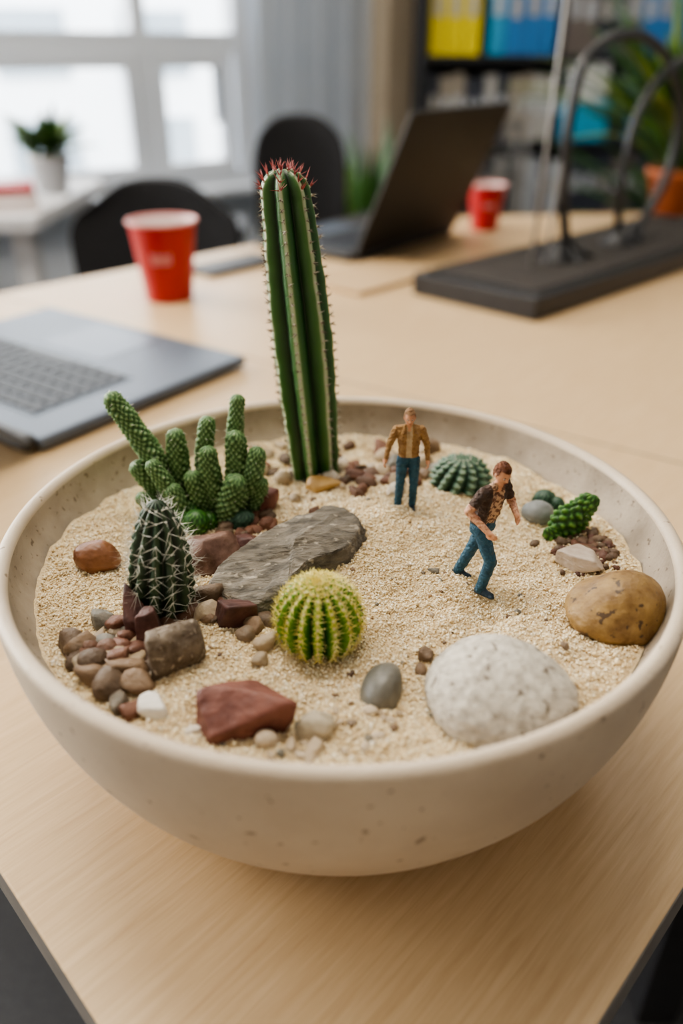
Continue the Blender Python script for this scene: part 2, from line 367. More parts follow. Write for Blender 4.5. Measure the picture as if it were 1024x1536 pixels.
rock('purple_rock',-.0515,.3045,(.0105,.0085,.0070),'ang','purple',rot=.5,seed=143,lift=.6,p=26,planes=7)
rock('purple_rock',-.088,.2905,(.0068,.006,.011),'ang','purple',rot=.1,seed=44,lift=.6,p=26,planes=7)
rock('purple_rock',-.0945,.296,(.0068,.006,.010),'ang','purple',rot=1,seed=45,lift=.5,p=26,planes=7)
rock('chestnut_stone',-.0435,.413,(.0082,.007,.0078),'ang','red',rot=1,seed=46,lift=.5,p=12)
rock('amber_stone',-.0125,.4335,(.0108,.008,.0066),'ang','amber',seed=47,lift=.4,nz=.02,p=12)
rock('blue_grey_stone',.1135,.402,(.0095,.0085,.0072),'smooth','bluegrey',seed=48,lift=.5,k=4)
rock('pink_stone',.1265,.3545,(.0140,.009,.0052),'ang','pinkish',rot=-.7,seed=49,lift=.5,p=26,planes=6)
PEB=mat('pebble_mix',None,attr='gv',rough=.6,bump=.8,bscale=380,bdist=.0014,
 stops=[(0,(.075,.030,.020)),(.15,(.17,.07,.038)),(.3,(.10,.065,.040)),(.45,(.23,.15,.09)),(.6,(.17,.16,.135)),(.75,(.37,.28,.18)),(.9,(.53,.43,.31)),(1,(.75,.72,.66))])
PV=[];PF=[];PG=[];
def peb(x,y,r,c,lift=.35,seed=None,flat=.75,k=3):
    if math.hypot(x,y-CY)>.150-r*.9:
        q_=(.150-r*.9)/math.hypot(x,y-CY); x*=q_; y=CY+(y-CY)*q_
    seed=seed or random.randint(1,9999); ang_=random.random()<.6; v,f=rockshape(k,seed,'ang' if ang_ else 'smooth',p=random.choice([10,14,22]),planes=random.choice([5,7,10]))
    fl_=flat*random.uniform(.8,1.25)
    M=Matrix.Translation((x,y,sz(x,y)+r*fl_*lift))@Euler((random.uniform(-.4,.4),random.uniform(-.4,.4),random.uniform(0,6))).to_matrix().to_4x4()@Matrix.Diagonal((r*random.uniform(.95,1.4),r*random.uniform(.75,1.05),r*fl_,1))
    nz=np.array([1+.06*noise.noise(Vector(q)*2.6+Vector((seed,0,0))) for q in v.tolist()]); v=v*nz[:,None]
    M=np.array(M); q=v@M[:3,:3].T+M[:3,3]; o=sum(len(a) for a in PV); PV.append(q); PF.extend([tuple(i+o for i in t) for t in f])
    mot=np.array([.05*noise.noise(Vector(w)*3+Vector((0,seed,0))) for w in v.tolist()]); PG.append(np.clip(c+mot,0,1))
named=[(-.1235,.287,.0078,.33),(-.112,.283,.0066,.22),(-.1085,.271,.0072,.3),(-.092,.2665,.0082,.44),(-.100,.2575,.0078,.33),(-.086,.2575,.0055,.45),(-.0985,.291,.006,.1),
(-.1135,.304,.0062,.6),(-.1045,.300,.006,.12),(-.081,.299,.006,.2),(-.0665,.3075,.0072,.85),(-.075,.309,.007,.22),(-.0605,.311,.0055,.1),(-.0665,.322,.0085,.33),(-.0585,.3165,.006,.16),
(-.0405,.2975,.0062,.45),(-.0345,.2865,.0058,.8),(-.0375,.305,.006,.33),(-.036,.2745,.0042,.72),(-.0445,.2925,.0052,.5),
(.0384,.282,.0042,.36),(.035,.2706,.0032,.4),(.0857,.3125,.0017,0.6),(.0477,.3435,.0021,.6),(-.0295,.2285,.0046,.9),(-.011,.2235,.0042,.88),(-.02,.2255,.0028,.85),(.004,.2375,.0022,.5),
(-.006,.2405,.003,.92),(-.002,.2445,.0018,.8),(.101,.283,.0024,.5),(.012,.246,.0026,.9),(-.060,.2345,.0032,.95),(-.0155,.222,.0025,.9),
(-.1045,.281,.0062,.2),(-.0995,.274,.0055,.6),(-.1075,.2635,.0058,.44),(-.118,.276,.0055,.3),(-.0925,.2815,.006,.08),(-.083,.285,.005,.2),(-.0475,.314,.0058,.05),(-.054,.322,.005,.3)]
for x,y,r,c in named: peb(x,y,r,c,seed=int(abs(x*9999)+y*777))
def scatter(n,cx,cy,sx,sy,r0,r1,cs):
    for _ in range(n):
        x=random.gauss(cx,sx);y=random.gauss(cy,sy)
        if math.hypot(x,y-CY)<.149: peb(x,y,random.uniform(r0,r1),random.choice(cs)+random.uniform(-.05,.05),k=2 if r1<.004 else 3)
scatter(80,-.02,.463,.042,.015,.003,.0078,[.2,.3,.45,.75,.9,.6,.12,.8])
scatter(35,.022,.445,.022,.012,.002,.006,[.2,.45,.8,.9,.75,.12])
scatter(40,-.103,.278,.012,.013,.0025,.006,[.2,.3,.45,.12,.6,.75])
scatter(26,-.055,.31,.014,.008,.002,.004,[.2,.3,.45,.8])
scatter(170,.134,.368,.009,.012,.0010,.0032,[.28,.3,.33,.0,.05])
scatter(28,-.055,.39,.014,.01,.002,.005,[.2,.3,.12])
scatter(60,0,.28,.06,.05,.0008,.0018,[.45,.8,.3,.9])
scatter(45,.03,.35,.06,.05,.0006,.0013,[.6,.3])
scatter(32,-.01,.232,.025,.008,.001,.0024,[.8,.9,.6])
me=bpy.data.meshes.new('pebbles'); me.from_pydata(np.vstack(PV).tolist(),[],PF)
me.attributes.new('gv','FLOAT','POINT').data.foreach_set('value',np.concatenate(PG).astype(np.float32)); me.materials.append(PEB)
me.polygons.foreach_set('use_smooth',[True]*len(PF)); link(bpy.data.objects.new('pebbles',me))
# ---------------------------------------------------------------- cacti
def ribbed(name,parent,loc,prof,N,depth,mt,lean=(0,0),power=1.4,off=0,nt=None,twist=0,tub=0,bow=None,tubn=5,wob=0):
    nt=nt or N*12; v=[];f=[];cv=[]
    zt=prof[-1][1]
    def ctr(z):
        s=z/zt; return (lean[0]*s+(bow*math.sin(math.pi*s) if bow else 0),lean[1]*s)
    for i,(r,z) in enumerate(prof):
        cx,cy=ctr(z)
        for j in range(nt):
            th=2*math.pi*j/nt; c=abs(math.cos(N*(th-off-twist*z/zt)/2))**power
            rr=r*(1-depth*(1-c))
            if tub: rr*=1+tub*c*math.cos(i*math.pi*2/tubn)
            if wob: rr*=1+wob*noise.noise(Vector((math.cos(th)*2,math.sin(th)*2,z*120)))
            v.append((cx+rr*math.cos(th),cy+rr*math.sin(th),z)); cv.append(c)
    n=len(prof)
    for i in range(n-1):
        for j in range(nt):
            k=(j+1)%nt; f.append((i*nt+j,i*nt+k,(i+1)*nt+k,(i+1)*nt+j))
    f.append(tuple((n-1)*nt+j for j in range(nt))); f.append(tuple(range(nt-1,-1,-1)))
    me=bpy.data.meshes.new(name); me.from_pydata(v,[],f); me.attributes.new('crest','FLOAT','POINT').data.foreach_set('value',cv)
    me.materials.append(mt); me.polygons.foreach_set('use_smooth',[True]*len(f)); o=link(bpy.data.objects.new(name,me)); o.parent=parent
    def areole(k,i):
        r,z=prof[i]; th=2*math.pi*k/N+off+twist*z/zt; cx,cy=ctr(z)
        a=prof[max(i-1,0)];c=prof[min(i+1,n-1)]; dr,dz=c[0]-a[0],c[1]-a[1]; L=math.hypot(dr,dz) or 1
        nr_,nz_=dz/L,-dr/L
        return Vector((cx+r*math.cos(th),cy+r*math.sin(th),z)),Vector((nr_*math.cos(th),nr_*math.sin(th),nz_)).normalized(),Vector((-math.sin(th),math.cos(th),0))
    return o,areole
def roundtop(R0,R1,Rm,H,n,cap):
    P=[]
    for i in range(n+1):
        s=i/n; z=s*(H-cap); r=R0+(Rm-R0)*math.sin(min(1,s/.55)*math.pi/2) if s<.55 else Rm+(R1-Rm)*((s-.55)/.45)**1.4
        P.append((r,z))
    for i in range(1,15):
        a=math.pi/2*i/14.5; P.append((R1*math.cos(a)**.8,H-cap+cap*math.sin(a)))
    return P
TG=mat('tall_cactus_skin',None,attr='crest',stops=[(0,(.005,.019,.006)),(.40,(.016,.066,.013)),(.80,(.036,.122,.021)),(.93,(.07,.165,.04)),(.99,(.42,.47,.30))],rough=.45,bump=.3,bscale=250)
DS=mat('dark_spine',(.08,.05,.04),(.16,.10,.07),rough=.6); RS=mat('red_spine',(.28,.035,.04),(.42,.11,.09),rough=.6)
WS=mat('white_spine',(.62,.61,.54),(.82,.80,.72),rough=.6); YS=mat('yellow_spine',(.74,.60,.13),(.90,.80,.32),rough=.55); WOOL=mat('areole_wool',(.50,.47,.38),(.66,.62,.52),rough=.9)
tx,ty=-.0165,.455; tr=empty('columnar_cactus',(tx,ty,sz(tx,ty)-.003))
H=.186; prof=roundtop(.0148,.0140,.0182,H,96,.013)
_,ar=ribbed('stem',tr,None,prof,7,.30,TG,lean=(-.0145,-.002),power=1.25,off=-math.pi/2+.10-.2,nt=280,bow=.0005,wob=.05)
b=MB(); r=random.Random(5)
for k in range(7):
    for i in range(3,110,3):
        if i>=len(prof): continue
        p,nn,tt=ar(k,i)
        v,f=ico(1); b.add([(p+Vector(q)*.00085) for q in v.tolist()],f,2)
        top=i>96
        for j in range(9 if not top else 6):
            up=Vector((0,0,1)); d=nn+tt*r.uniform(-1.2,1.2)+up*r.uniform(-.9,.9)+(up*.8 if top else up*0)
            b.add(*cone(p,d,r.uniform(.0018,.0044) if not top else r.uniform(.003,.0075),.00026 if not top else .00042),1 if top else (0 if j<6 else 2))
b.build('spines',[DS,RS,WOOL],parent=tr)
HG=mat('hairy_cactus_skin',None,attr='crest',stops=[(0,(.004,.010,.006)),(.6,(.012,.034,.015)),(1,(.035,.07,.03))],rough=.45,bump=.2)
hx,hy=-.0865,.312; hr=empty('spiny_cactus',(hx,hy,sz(hx,hy)-.003)); H=.064
prof=[]
for i in range(41):
    s=i/40; z=H*s; rr=.0154*(math.sin(math.pi*(.30+.70*s))**.50 if s<1 else 0.02); prof.append((max(rr,.0006),z))
_,ar=ribbed('stem',hr,None,prof,11,.24,HG,lean=(.003,.002),power=1.2,twist=.35,tub=.04,tubn=4)
b=MB()
for k in range(11):
    for i in range(2,41,3):
        p,nn,tt=ar(k,i)
        v,f=ico(1); b.add([(p+Vector(q)*.00055) for q in v.tolist()],f,0)
        for j in range(6 if i<32 else 3):
            d=nn*r.uniform(.15,.8)+tt*r.uniform(-1,1)+Vector((0,0,r.uniform(-.8,.9)))
            b.add(*cone(p,d,r.uniform(.004,.0105),.00017),0)
b.build('spines',[WS],parent=hr)
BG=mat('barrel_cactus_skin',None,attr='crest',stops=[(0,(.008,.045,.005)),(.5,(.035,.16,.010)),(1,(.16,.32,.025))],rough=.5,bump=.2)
gx_,gy_=-.0103,.2925; gr_=empty('golden_barrel_cactus',(gx_,gy_,sz(gx_,gy_)-.004)); RB=.0192
prof=[(max(RB*1.04*math.cos(a)**.9,.0008),RB*1.0+RB*math.sin(a)*1.0) for a in [(-1.2+2.72*i/50) for i in range(51)]]
prof=[(r_,z-prof[0][1]) for r_,z in prof]
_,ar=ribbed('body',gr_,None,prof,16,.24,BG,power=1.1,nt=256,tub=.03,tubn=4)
b=MB()
for k in range(16):
    for i in range(5,51,3):
        p,nn,tt=ar(k,i); mt_=nn.cross(tt)
        if i>44 and k%2: continue
        v,f=ico(1); b.add([(p+Vector(q)*.0007) for q in v.tolist()],f,1)
        for j in range(9):
            a=j/9*6.283+r.uniform(-.3,.3); d=nn*r.uniform(.3,.9)+(tt*math.cos(a)+mt_*math.sin(a))
            b.add(*cone(p,d,r.uniform(.003,.0058),.00022),0)
top=Vector((0,0,prof[-1][1]))
for j in range(360):
    a=r.uniform(0,6.28);q=r.uniform(0,.0085); p=top+Vector((q*math.cos(a),q*math.sin(a),-.0008-q*.18)); b.add(*cone(p,Vector((math.cos(a)*q*120,math.sin(a)*q*120,1)),r.uniform(.002,.005),.0003),0)
b.build('spines',[YS,WOOL],parent=gr_)
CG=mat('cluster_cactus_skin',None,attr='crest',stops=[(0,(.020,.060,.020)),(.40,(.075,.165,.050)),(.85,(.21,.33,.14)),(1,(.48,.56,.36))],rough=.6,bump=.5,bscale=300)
LG=mat('low_cactus_skin',None,attr='crest',stops=[(0,(.006,.03,.006)),(.6,(.035,.14,.016)),(1,(.15,.31,.06))],rough=.45,bump=.3)
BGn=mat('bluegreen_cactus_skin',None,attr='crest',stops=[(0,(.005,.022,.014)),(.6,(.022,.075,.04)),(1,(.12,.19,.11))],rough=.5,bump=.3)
def bumpytube(pts,rads,n=40,rows=None,bump=.16,spacing=.0036,around=9,jit=.10,flat=1):
    pts=smoothpath(pts,10); m=len(rads)
    L=[0]
    for a,c in zip(pts[:-1],pts[1:]): L.append(L[-1]+(c-a).length)
    tot=L[-1]; rows=rows or int(max(14,tot/.0006))
    def at(s):
        for i in range(len(L)-1):
            if L[i+1]>=s-1e-9:
                t=(s-L[i])/max(L[i+1]-L[i],1e-9); return pts[i].lerp(pts[i+1],t),(pts[i+1]-pts[i]).normalized()
        return pts[-1],(pts[-1]-pts[-2]).normalized()
    def rad(s):
        t=s/tot*(m-1); i=min(int(t),m-2); return rads[i]+(rads[i+1]-rads[i])*(t-i)
    v=[];cv=[];f=[]; nrm=None; rt=rads[-1]
    seq=[tot*i/rows for i in range(rows+1)]
    rings=[(s,rad(s),0) for s in seq]+[(tot,rt*math.cos(a),rt*math.sin(a)) for a in [math.pi/2*k/7.3 for k in range(1,8)]]
    ph=random.uniform(0,6)
    for s,rr,ex in rings:
        p,t=at(s)
        if nrm is None:
            nrm=t.orthogonal().normalized()
            if flat!=1: nrm=(Vector((0,1,0))-t*t.y).normalized()
        nrm=(nrm-t*nrm.dot(t)).normalized(); bi=t.cross(nrm)
        for j in range(n):
            th=2*math.pi*j/n; ss=s+ex
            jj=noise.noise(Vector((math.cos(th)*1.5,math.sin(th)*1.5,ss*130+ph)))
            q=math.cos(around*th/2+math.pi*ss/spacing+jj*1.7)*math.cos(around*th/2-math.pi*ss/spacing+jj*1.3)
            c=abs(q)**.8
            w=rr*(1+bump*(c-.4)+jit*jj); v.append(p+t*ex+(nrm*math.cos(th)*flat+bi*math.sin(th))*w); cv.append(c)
    for i in range(len(rings)-1):
        for j in range(n):
            k=(j+1)%n; f.append((i*n+j,i*n+k,(i+1)*n+k,(i+1)*n+j))
    f.append(tuple((len(rings)-1)*n+j for j in range(n))); f.append(tuple(range(n-1,-1,-1)))
    return v,f,cv
def bumpyobj(name,items,mt,parent,spine=None,**kw):
    V_=[];F_=[];A_=[]; sp=MB()
    for pts,rads in items:
        v,f,c=bumpytube(pts,rads,**kw); o=len(V_); V_+=[tuple(x) for x in v]; F_+=[tuple(i+o for i in t) for t in f]; A_+=c
        if spine:
            n=kw.get('n',40)
            for idx in range(0,len(v),1):
                if c[idx]>.93 and r.random()<spine[1]:
                    ringc=sum((v[(idx//n)*n+q] for q in range(0,n,8)),Vector())/len(range(0,n,8)); d=(v[idx]-ringc).normalized()
                    sp.add(*cone(v[idx],d+Vector((r.uniform(-.6,.6),r.uniform(-.6,.6),r.uniform(-.4,.6))),spine[0]*r.uniform(.6,1.2),.00016),0)
    me=bpy.data.meshes.new(name); me.from_pydata(V_,[],F_); me.attributes.new('crest','FLOAT','POINT').data.foreach_set('value',A_)
    me.materials.append(mt); me.polygons.foreach_set('use_smooth',[True]*len(F_)); o=link(bpy.data.objects.new(name,me)); o.parent=parent
    if spine and sp.v: sp.build('spines',[WS],parent=parent)
    return o
cl=empty('clustered_cactus')
def st(x0,y0,z0,x1,y1,z1,r0,r1,bend=0):
    a=Vector((x0,y0,z0+T));c=Vector((x1,y1,z1+T)); m_=(a+c)/2+Vector((bend,random.uniform(-.0015,.0015),0)); k=.92; return ([a,m_,c],[r0*.72*k,(r0+r1)/2*1.0*k,(r0+r1)/2*1.12*k,r1*1.15*k,r1*1.0*k])
items=[st(-.098,.415,.103,-.1270,.417,.171,.0066,.0058,.004),
 st(-.103,.412,.100,-.1165,.410,.132,.0058,.0054,.003),
 st(-.095,.408,.100,-.1065,.405,.136,.0050,.0046,.003),
 st(-.090,.415,.100,-.0945,.416,.149,.0060,.0056,-.002),
 st(-.078,.418,.105,-.0765,.420,.156,.0054,.0046,-.003),
 st(-.064,.420,.112,-.0590,.424,.168,.0046,.0042,-.001),
 st(-.068,.412,.100,-.0600,.413,.149,.0068,.0058,.003),
 st(-.066,.409,.108,-.0480,.410,.141,.0056,.0052,.004),
 st(-.072,.410,.100,-.0755,.408,.142,.0064,.0054,-.001),
 st(-.080,.407,.100,-.085,.405,.128,.0060,.0054),
 st(-.068,.405,.098,-.0600,.402,.126,.0088,.0070),
 st(-.058,.410,.1,-.0465,.407,.124,.0052,.0045,.002),
 st(-.088,.405,.1,-.096,.401,.122,.0053,.005),
 st(-.101,.404,.1,-.1135,.400,.118,.005,.0045)]
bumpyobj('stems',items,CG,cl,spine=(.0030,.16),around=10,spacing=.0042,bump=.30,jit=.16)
lo=empty('low_green_cactus')
its=[]
for x,y,rr in((-.083,.392,.0078),(-.093,.398,.0075),(-.105,.397,.0068),(-.088,.404,.008),(-.112,.403,.006),(-.077,.398,.006),(-.098,.392,.006)):
    z=sz(x,y)-.002; its.append(([(x,y,z),(x,y,z+rr*.45),(x+.0003,y,z+rr*.8)],[rr*.8,rr,rr*.92]))
bumpyobj('heads',its,LG,lo,spine=(.002,.05),around=12,spacing=.0040)
lo2=empty('low_green_cactus'); its=[]
for x,y,rr in((-.056,.397,.0072),(-.062,.399,.006)):
    z=sz(x,y)-.002; its.append(([(x,y,z),(x,y,z+rr*.4),(x,y,z+rr*.7)],[rr*.85,rr,rr*.9]))
bumpyobj('heads',its,BGn,lo2,spine=(.002,.04),around=12,spacing=.0038)
lo3=empty('low_green_cactus'); its=[]
for x,y,rr in((.1218,.420,.008),(.128,.416,.006)):
    z=sz(x,y)-.002; its.append(([(x,y,z),(x,y,z+rr*.4),(x,y,z+rr*.7)],[rr*.85,rr,rr*.9]))
bumpyobj('heads',its,BGn,lo3,spine=(.002,.04),around=12,spacing=.0038)
ec=empty('globular_cactus',(.0735,.436,sz(.0735,.436)-.004)); RB=.0186
prof=[(max(RB*math.cos(a)**.8,.0008),RB*.85*(math.sin(a)+math.sin(.5))) for a in [(-.5+2.02*i/45) for i in range(46)]]
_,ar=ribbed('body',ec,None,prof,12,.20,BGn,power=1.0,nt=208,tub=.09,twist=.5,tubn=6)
b=MB()
for k in range(12):
    for i in range(6,44,6):
        p,nn,tt=ar(k,i); v,f=ico(1); b.add([(p+Vector(q)*.0005) for q in v.tolist()],f,1)
        for j in range(3): b.add(*cone(p,nn*.6+tt*r.uniform(-1,1)+Vector((0,0,r.uniform(-.6,.8))),.0028,.00011),0)
b.build('spines',[WS,WOOL],parent=ec)
sc=empty('small_green_cactus'); z=sz(.126,.384)
bumpyobj('stem',[([(.1215,.385,z-.002),(.1268,.387,z+.007),(.137,.390,z+.0185)],[.0055,.0090,.0088,.0062]),([(.120,.383,z-.001),(.1172,.383,z+.004)],[.005,.0050,.004]),([(.1345,.388,z+.014),(.1395,.389,z+.0205)],[.005,.0052,.0042])],LG,sc,spine=(.0016,.05),around=8,spacing=.0062,bump=.42,flat=.55)
# ---------------------------------------------------------------- figures
SKIN=mat('painted_skin',(.50,.235,.13),(.58,.30,.18),scale=12,rough=.55); SK2=mat('painted_skin_dark',(.33,.11,.07),rough=.6)
EYE=mat('painted_eye',(.02,.015,.012),rough=.3)
JEANS=mat('painted_jeans',(.010,.060,.105),(.018,.090,.145),scale=12,rough=.6,bump=.4,bscale=25,bdist=.01); BOOT=mat('painted_boot',(.010,.028,.050),(.018,.042,.068),scale=9,rough=.5)
def figure(name,J,S,loc,yaw,f,headpitch,mats,hair,curly=False):
    root=empty(name,loc); root.scale=(S,S,S); root.rotation_euler=(0,0,yaw)
    f=Vector(f).normalized(); side=Vector((f.y,-f.x,0))
    J={k:Vector(v) for k,v in J.items()}
    bones=[]; mb=MB()
    def bn(tag,a,c,ra,rb):
        bones.append((tag,a.copy(),c.copy(),ra,rb)); mb.add(*tube([a,a.lerp(c,.5),c],[ra,(ra+rb)/2,rb],n=14,cap=4))
    pe,sp,ch,nk,hd=J['pelvis'],J['spine'],J['chest'],J['neck'],J['head']
    for sgn in(1,-1):
        o=side*sgn
        bn('hip',pe+o*.06+Vector((0,0,.02)),pe+o*.075-Vector((0,0,.06)),.10,.098)
        bn('torso',pe+o*.06+Vector((0,0,.06)),sp+o*.06,.108,.105); bn('torso',sp+o*.06,ch+o*.08,.105,.115)
        s='R' if sgn>0 else 'L'
        sh,el,wr=J['sh'+s],J['el'+s],J['wr'+s]
        bn('torso',ch+o*.06,sh,.10,.07); bn('torso',nk-Vector((0,0,.03)),sh,.055,.06)
        bn('uarm',sh,el,.070,.055); bn('farm',el,wr,.052,.038)
        hdv=(wr-el).normalized()
        lat=hdv.cross(side).normalized() if abs(hdv.dot(side))<.9 else f.copy()
        bn('hand',wr,wr+hdv*.05,.034,.038)
        for i in range(4):
            l=[.065,.078,.072,.055][i]; b0=wr+hdv*.075+lat*(1.5-i)*.026; mid=b0+hdv*l*.6; tip=mid+(hdv*.6+side*(-sgn)*.7).normalized()*l*.55
            bn('hand',wr+hdv*.05+lat*(1.5-i)*.016,b0,.017,.015); bn('hand',b0,mid,.0145,.013); bn('hand',mid,tip,.013,.0115)
        t0=wr+hdv*.03+lat*.028; t1=t0+(lat*.8+hdv*.6)*.045; t2=t1+(hdv)*.035; bn('hand',t0,t1,.018,.015); bn('hand',t1,t2,.015,.013)
        hp,kn,an=J['hp'+s],J['kn'+s],J['an'+s]; toe=J['toe'+s]
        bn('thigh',hp,kn,.102,.075); bn('shin',kn,an,.074,.062)
        dd=(toe-an); dd.z=0; dd.normalize(); low=Vector((0,0,-an.z+.042))
        bn('boot',an,an+low-dd*.035,.058,.047); bn('boot',an+low-dd*.03,toe+Vector((0,0,.038-toe.z)),.048,.038); bn('boot',an+Vector((0,0,-.01)),toe+Vector((0,0,.04-toe.z))-dd*.06,.050,.036)
    for sgn in(1,-1):
        o=side*sgn; bn('torso',ch+o*.10+f*.085+Vector((0,0,.05)),sp+o*.10+f*.085-Vector((0,0,.03)),.032,.030); bn('torso',sp+o*.10+f*.085-Vector((0,0,.03)),pe+o*.125+f*.06+Vector((0,0,.06)),.030,.024)
        bn('torso',nk+o*.055+f*.03,ch+o*.09+f*.085+Vector((0,0,.06)),.028,.03)
    bn('neck',nk-Vector((0,0,.05)),hd-Vector((0,0,.05)),.056,.052)
    o=mb.build('body',mats['list'],parent=None,smooth=True)
    rm=o.modifiers.new('r','REMESH'); rm.mode='VOXEL'; rm.voxel_size=.0085; rm.use_smooth_shade=True
    sm=o.modifiers.new('s','SMOOTH'); sm.factor=.5; sm.iterations=3
    dg=C.evaluated_depsgraph_get(); me=bpy.data.meshes.new_from_object(o.evaluated_get(dg)); 
    o.modifiers.clear(); o.data=me; me.name='body'; o.parent=root
    nv=len(me.vertices); co=np.zeros(nv*3); no_=np.zeros(nv*3); me.vertices.foreach_get('co',co); me.vertices.foreach_get('normal',no_); co=co.reshape(-1,3); no_=no_.reshape(-1,3)
    hand=np.zeros(nv,bool)
    for (t,a,c,ra,rb) in bones:
        if t=='hand': hand|=np.linalg.norm(co-np.array(a),axis=1)<.09
    fold=.006*np.sin(co[:,2]*70+8*co[:,0]+5*np.sin(co[:,1]*18))*np.sin(co[:,0]*22+co[:,2]*14)
    fold[hand]=0; co=co+no_*fold[:,None]; me.vertices.foreach_set('co',co.reshape(-1)); me.update()
    n=len(me.polygons); ctr=np.zeros(n*3); me.polygons.foreach_get('center',ctr); ctr=ctr.reshape(-1,3)
    best=np.full(n,9.); tag=np.zeros(n,int); tags=[]
    for i,(t,a,c,ra,rb) in enumerate(bones):
        a_=np.array(a);d=np.array(c)-a_; u=np.clip(((ctr-a_)@d)/(d@d+1e-9),0,1); dist=np.linalg.norm(ctr-a_-u[:,None]*d,axis=1)-(ra+(rb-ra)*u)
        q=dist<best; best[q]=dist[q]; tag[q]=i; tags.append(t)
    mp=mats['map']; fx=np.array(f); sx=np.array(side)
    base=np.array([mp[t] for t in tags]); mi=base[tag]
    tors=np.array([t=='torso' for t in tags])[tag]
    rel=ctr-np.array(ch); q=tors&((rel@fx)>.02)&(np.abs(rel@sx)<mats['fw']); mi[q]=mats['front']
    if 'sleeve' in mats:
        for s in 'RL':
            a_=np.array(J['sh'+s]);d=np.array(J['el'+s])-a_; u=((ctr-a_)@d)/(d@d); ua=np.array([t=='uarm' for t in tags])[tag]; near=np.linalg.norm(ctr-a_-np.clip(u,0,1)[:,None]*d,axis=1)<.12
            mi[ua&near&(u>.72)]=mats['sleeve']
    me.materials.clear()
    for m_ in mats['list']: me.materials.append(m_)
    me.polygons.foreach_set('material_index',mi.astype(np.int32)); me.polygons.foreach_set('use_smooth',[True]*n); me.update()
    tb=MB()
    hf_=Vector(mats.get('headf',f)).normalized(); side=Vector((hf_.y,-hf_.x,0))
    fw=(Matrix.Rotation(-headpitch,3,side)@hf_).normalized(); upv=side.cross(fw).normalized()
    if upv.z<0: upv=-upv
    HS=1.10
    def hp_(lx,ly,lz): return hd+(side*lx+fw*ly+upv*lz)*HS
    d,fc=ico(5); hv=[];hr_=[]
    for q in d:
        x,y,z=q
        X=.078*x; Y=.098*y; Z=.122*z
        if z<0: X*=1-.22*(-z)**1.3*(1); Y*=1-.12*(-z)
        if y>0:
            Y+=.028*math.exp(-((x/.14)**2+((z+.18)/.17)**2)); Y+=.008*math.exp(-((x/.3)**2+((z+.88)/.18)**2))
            for sx_ in(-1,1): Y-=.013*math.exp(-(((x-sx_*.38)/.2)**2+((z-.02)/.12)**2)); 
            Y+=.007*math.exp(-((x/.5)**2+((z-.22)/.1)**2)); Y+=.006*math.exp(-((x/.25)**2+((z+.52)/.07)**2)); Y-=.005*math.exp(-((x/.3)**2+((z+.60)/.03)**2))
        hv.append(hp_(X,Y,Z))
        t=1.10+(.10*noise.noise(Vector(q.tolist())*8) if curly else .03*noise.noise(Vector(q.tolist())*12)); hr_.append(hp_(.078*x*t,.098*y*t-.004,.122*z*t+.006))
    tb.add(hv,fc,0)
    hf=[]
    for t in fc:
        c=d[list(t)].mean(0); line=.50+.1*abs(c[0]) if c[1]>.35 else (.05 if c[1]>-.1 else -.5)
        if c[2]>line: hf.append(t)
    tb.add(hr_,hf,1)
    for sx_ in(-1,1):
        v,f2=ico(2); tb.add([hp_(sx_*.030+q[0]*.013,.083+q[1]*.008,.004+q[2]*.009) for q in v],f2,4); tb.add([hp_(sx_*.030+q[0]*.007,.089+q[1]*.005,.003+q[2]*.007) for q in v],f2,2)
        tb.add([hp_(sx_*.030+q[0]*.018,.089+q[1]*.006,.026+q[2]*.004) for q in v],f2,1)
        tb.add([hp_(sx_*.079+q[0]*.010,-.004+q[1]*.018,-.005+q[2]*.030) for q in v],f2,0)
    v,f2=ico(2); tb.add([hp_(q[0]*.024,.0875+q[1]*.006,-.068+q[2]*.005) for q in v],f2,3)
    tb.build('head',[mats['skin'],hair,EYE,SK2,mat('eye_white',(.6,.55,.5))],parent=root,smooth=True)
    return root
VEST=mat('painted_vest',(.030,.014,.009),(.075,.036,.020),scale=14,rough=.6,bump=.5,bscale=30,bdist=.01)
PLAID=mat('painted_shirt',(.13,.055,.030),(.46,.30,.19),scale=26,rough=.6,lo=.45,hi=.55,detail=1)
TAT=mat('painted_arm',(.30,.13,.075),(.55,.30,.185),scale=30,rough=.6,lo=.42,hi=.52,detail=2)
HAIR=mat('painted_hair',(.13,.035,.010),(.30,.095,.03),scale=22,rough=.6,bump=.8,bscale=30,bdist=.02)
J=dict(pelvis=(.05,.0,.90),spine=(.075,-.02,1.08),chest=(.115,-.04,1.29),neck=(.155,-.07,1.46),head=(.195,-.105,1.60),
 shR=(-.01,-.17,1.385),elR=(-.17,-.23,1.17),wrR=(.02,-.38,1.01),shL=(.275,.05,1.39),elL=(.375,.06,1.15),wrL=(.40,-.13,1.09),
 knR=(.15,-.20,.47),anR=(.06,-.20,.085),toeR=(.18,-.31,.03),
 knL=(-.02,.12,.48),anL=(-.155,.21,.085),toeL=(-.04,.12,.03),hpR=(.01,-.06,.86),hpL=(.10,.06,.86))
figure('walking_miniature_man',J,.0412,(.0670,.336,sz(.0670,.336)-.0012),0,(.50,-.86,0),.36,
 dict(list=[VEST,PLAID,TAT,JEANS,BOOT,SKIN],map=dict(torso=0,uarm=0,farm=2,hand=5,thigh=3,shin=3,hip=3,boot=4,neck=5),front=1,fw=.085,skin=SKIN,sleeve=2,headf=(.42,-.9,0)),HAIR,curly=True)
JK=mat('painted_jacket',(.25,.125,.042),(.40,.235,.09),scale=12,rough=.65,bump=.5,bscale=30,bdist=.01); SH2=mat('painted_tan_shirt',(.42,.30,.17),(.5,.38,.24),scale=10,rough=.6)
HAIR2=mat('painted_light_hair',(.27,.14,.06),(.36,.20,.09),scale=20,rough=.6,bump=.6,bscale=30,bdist=.02)
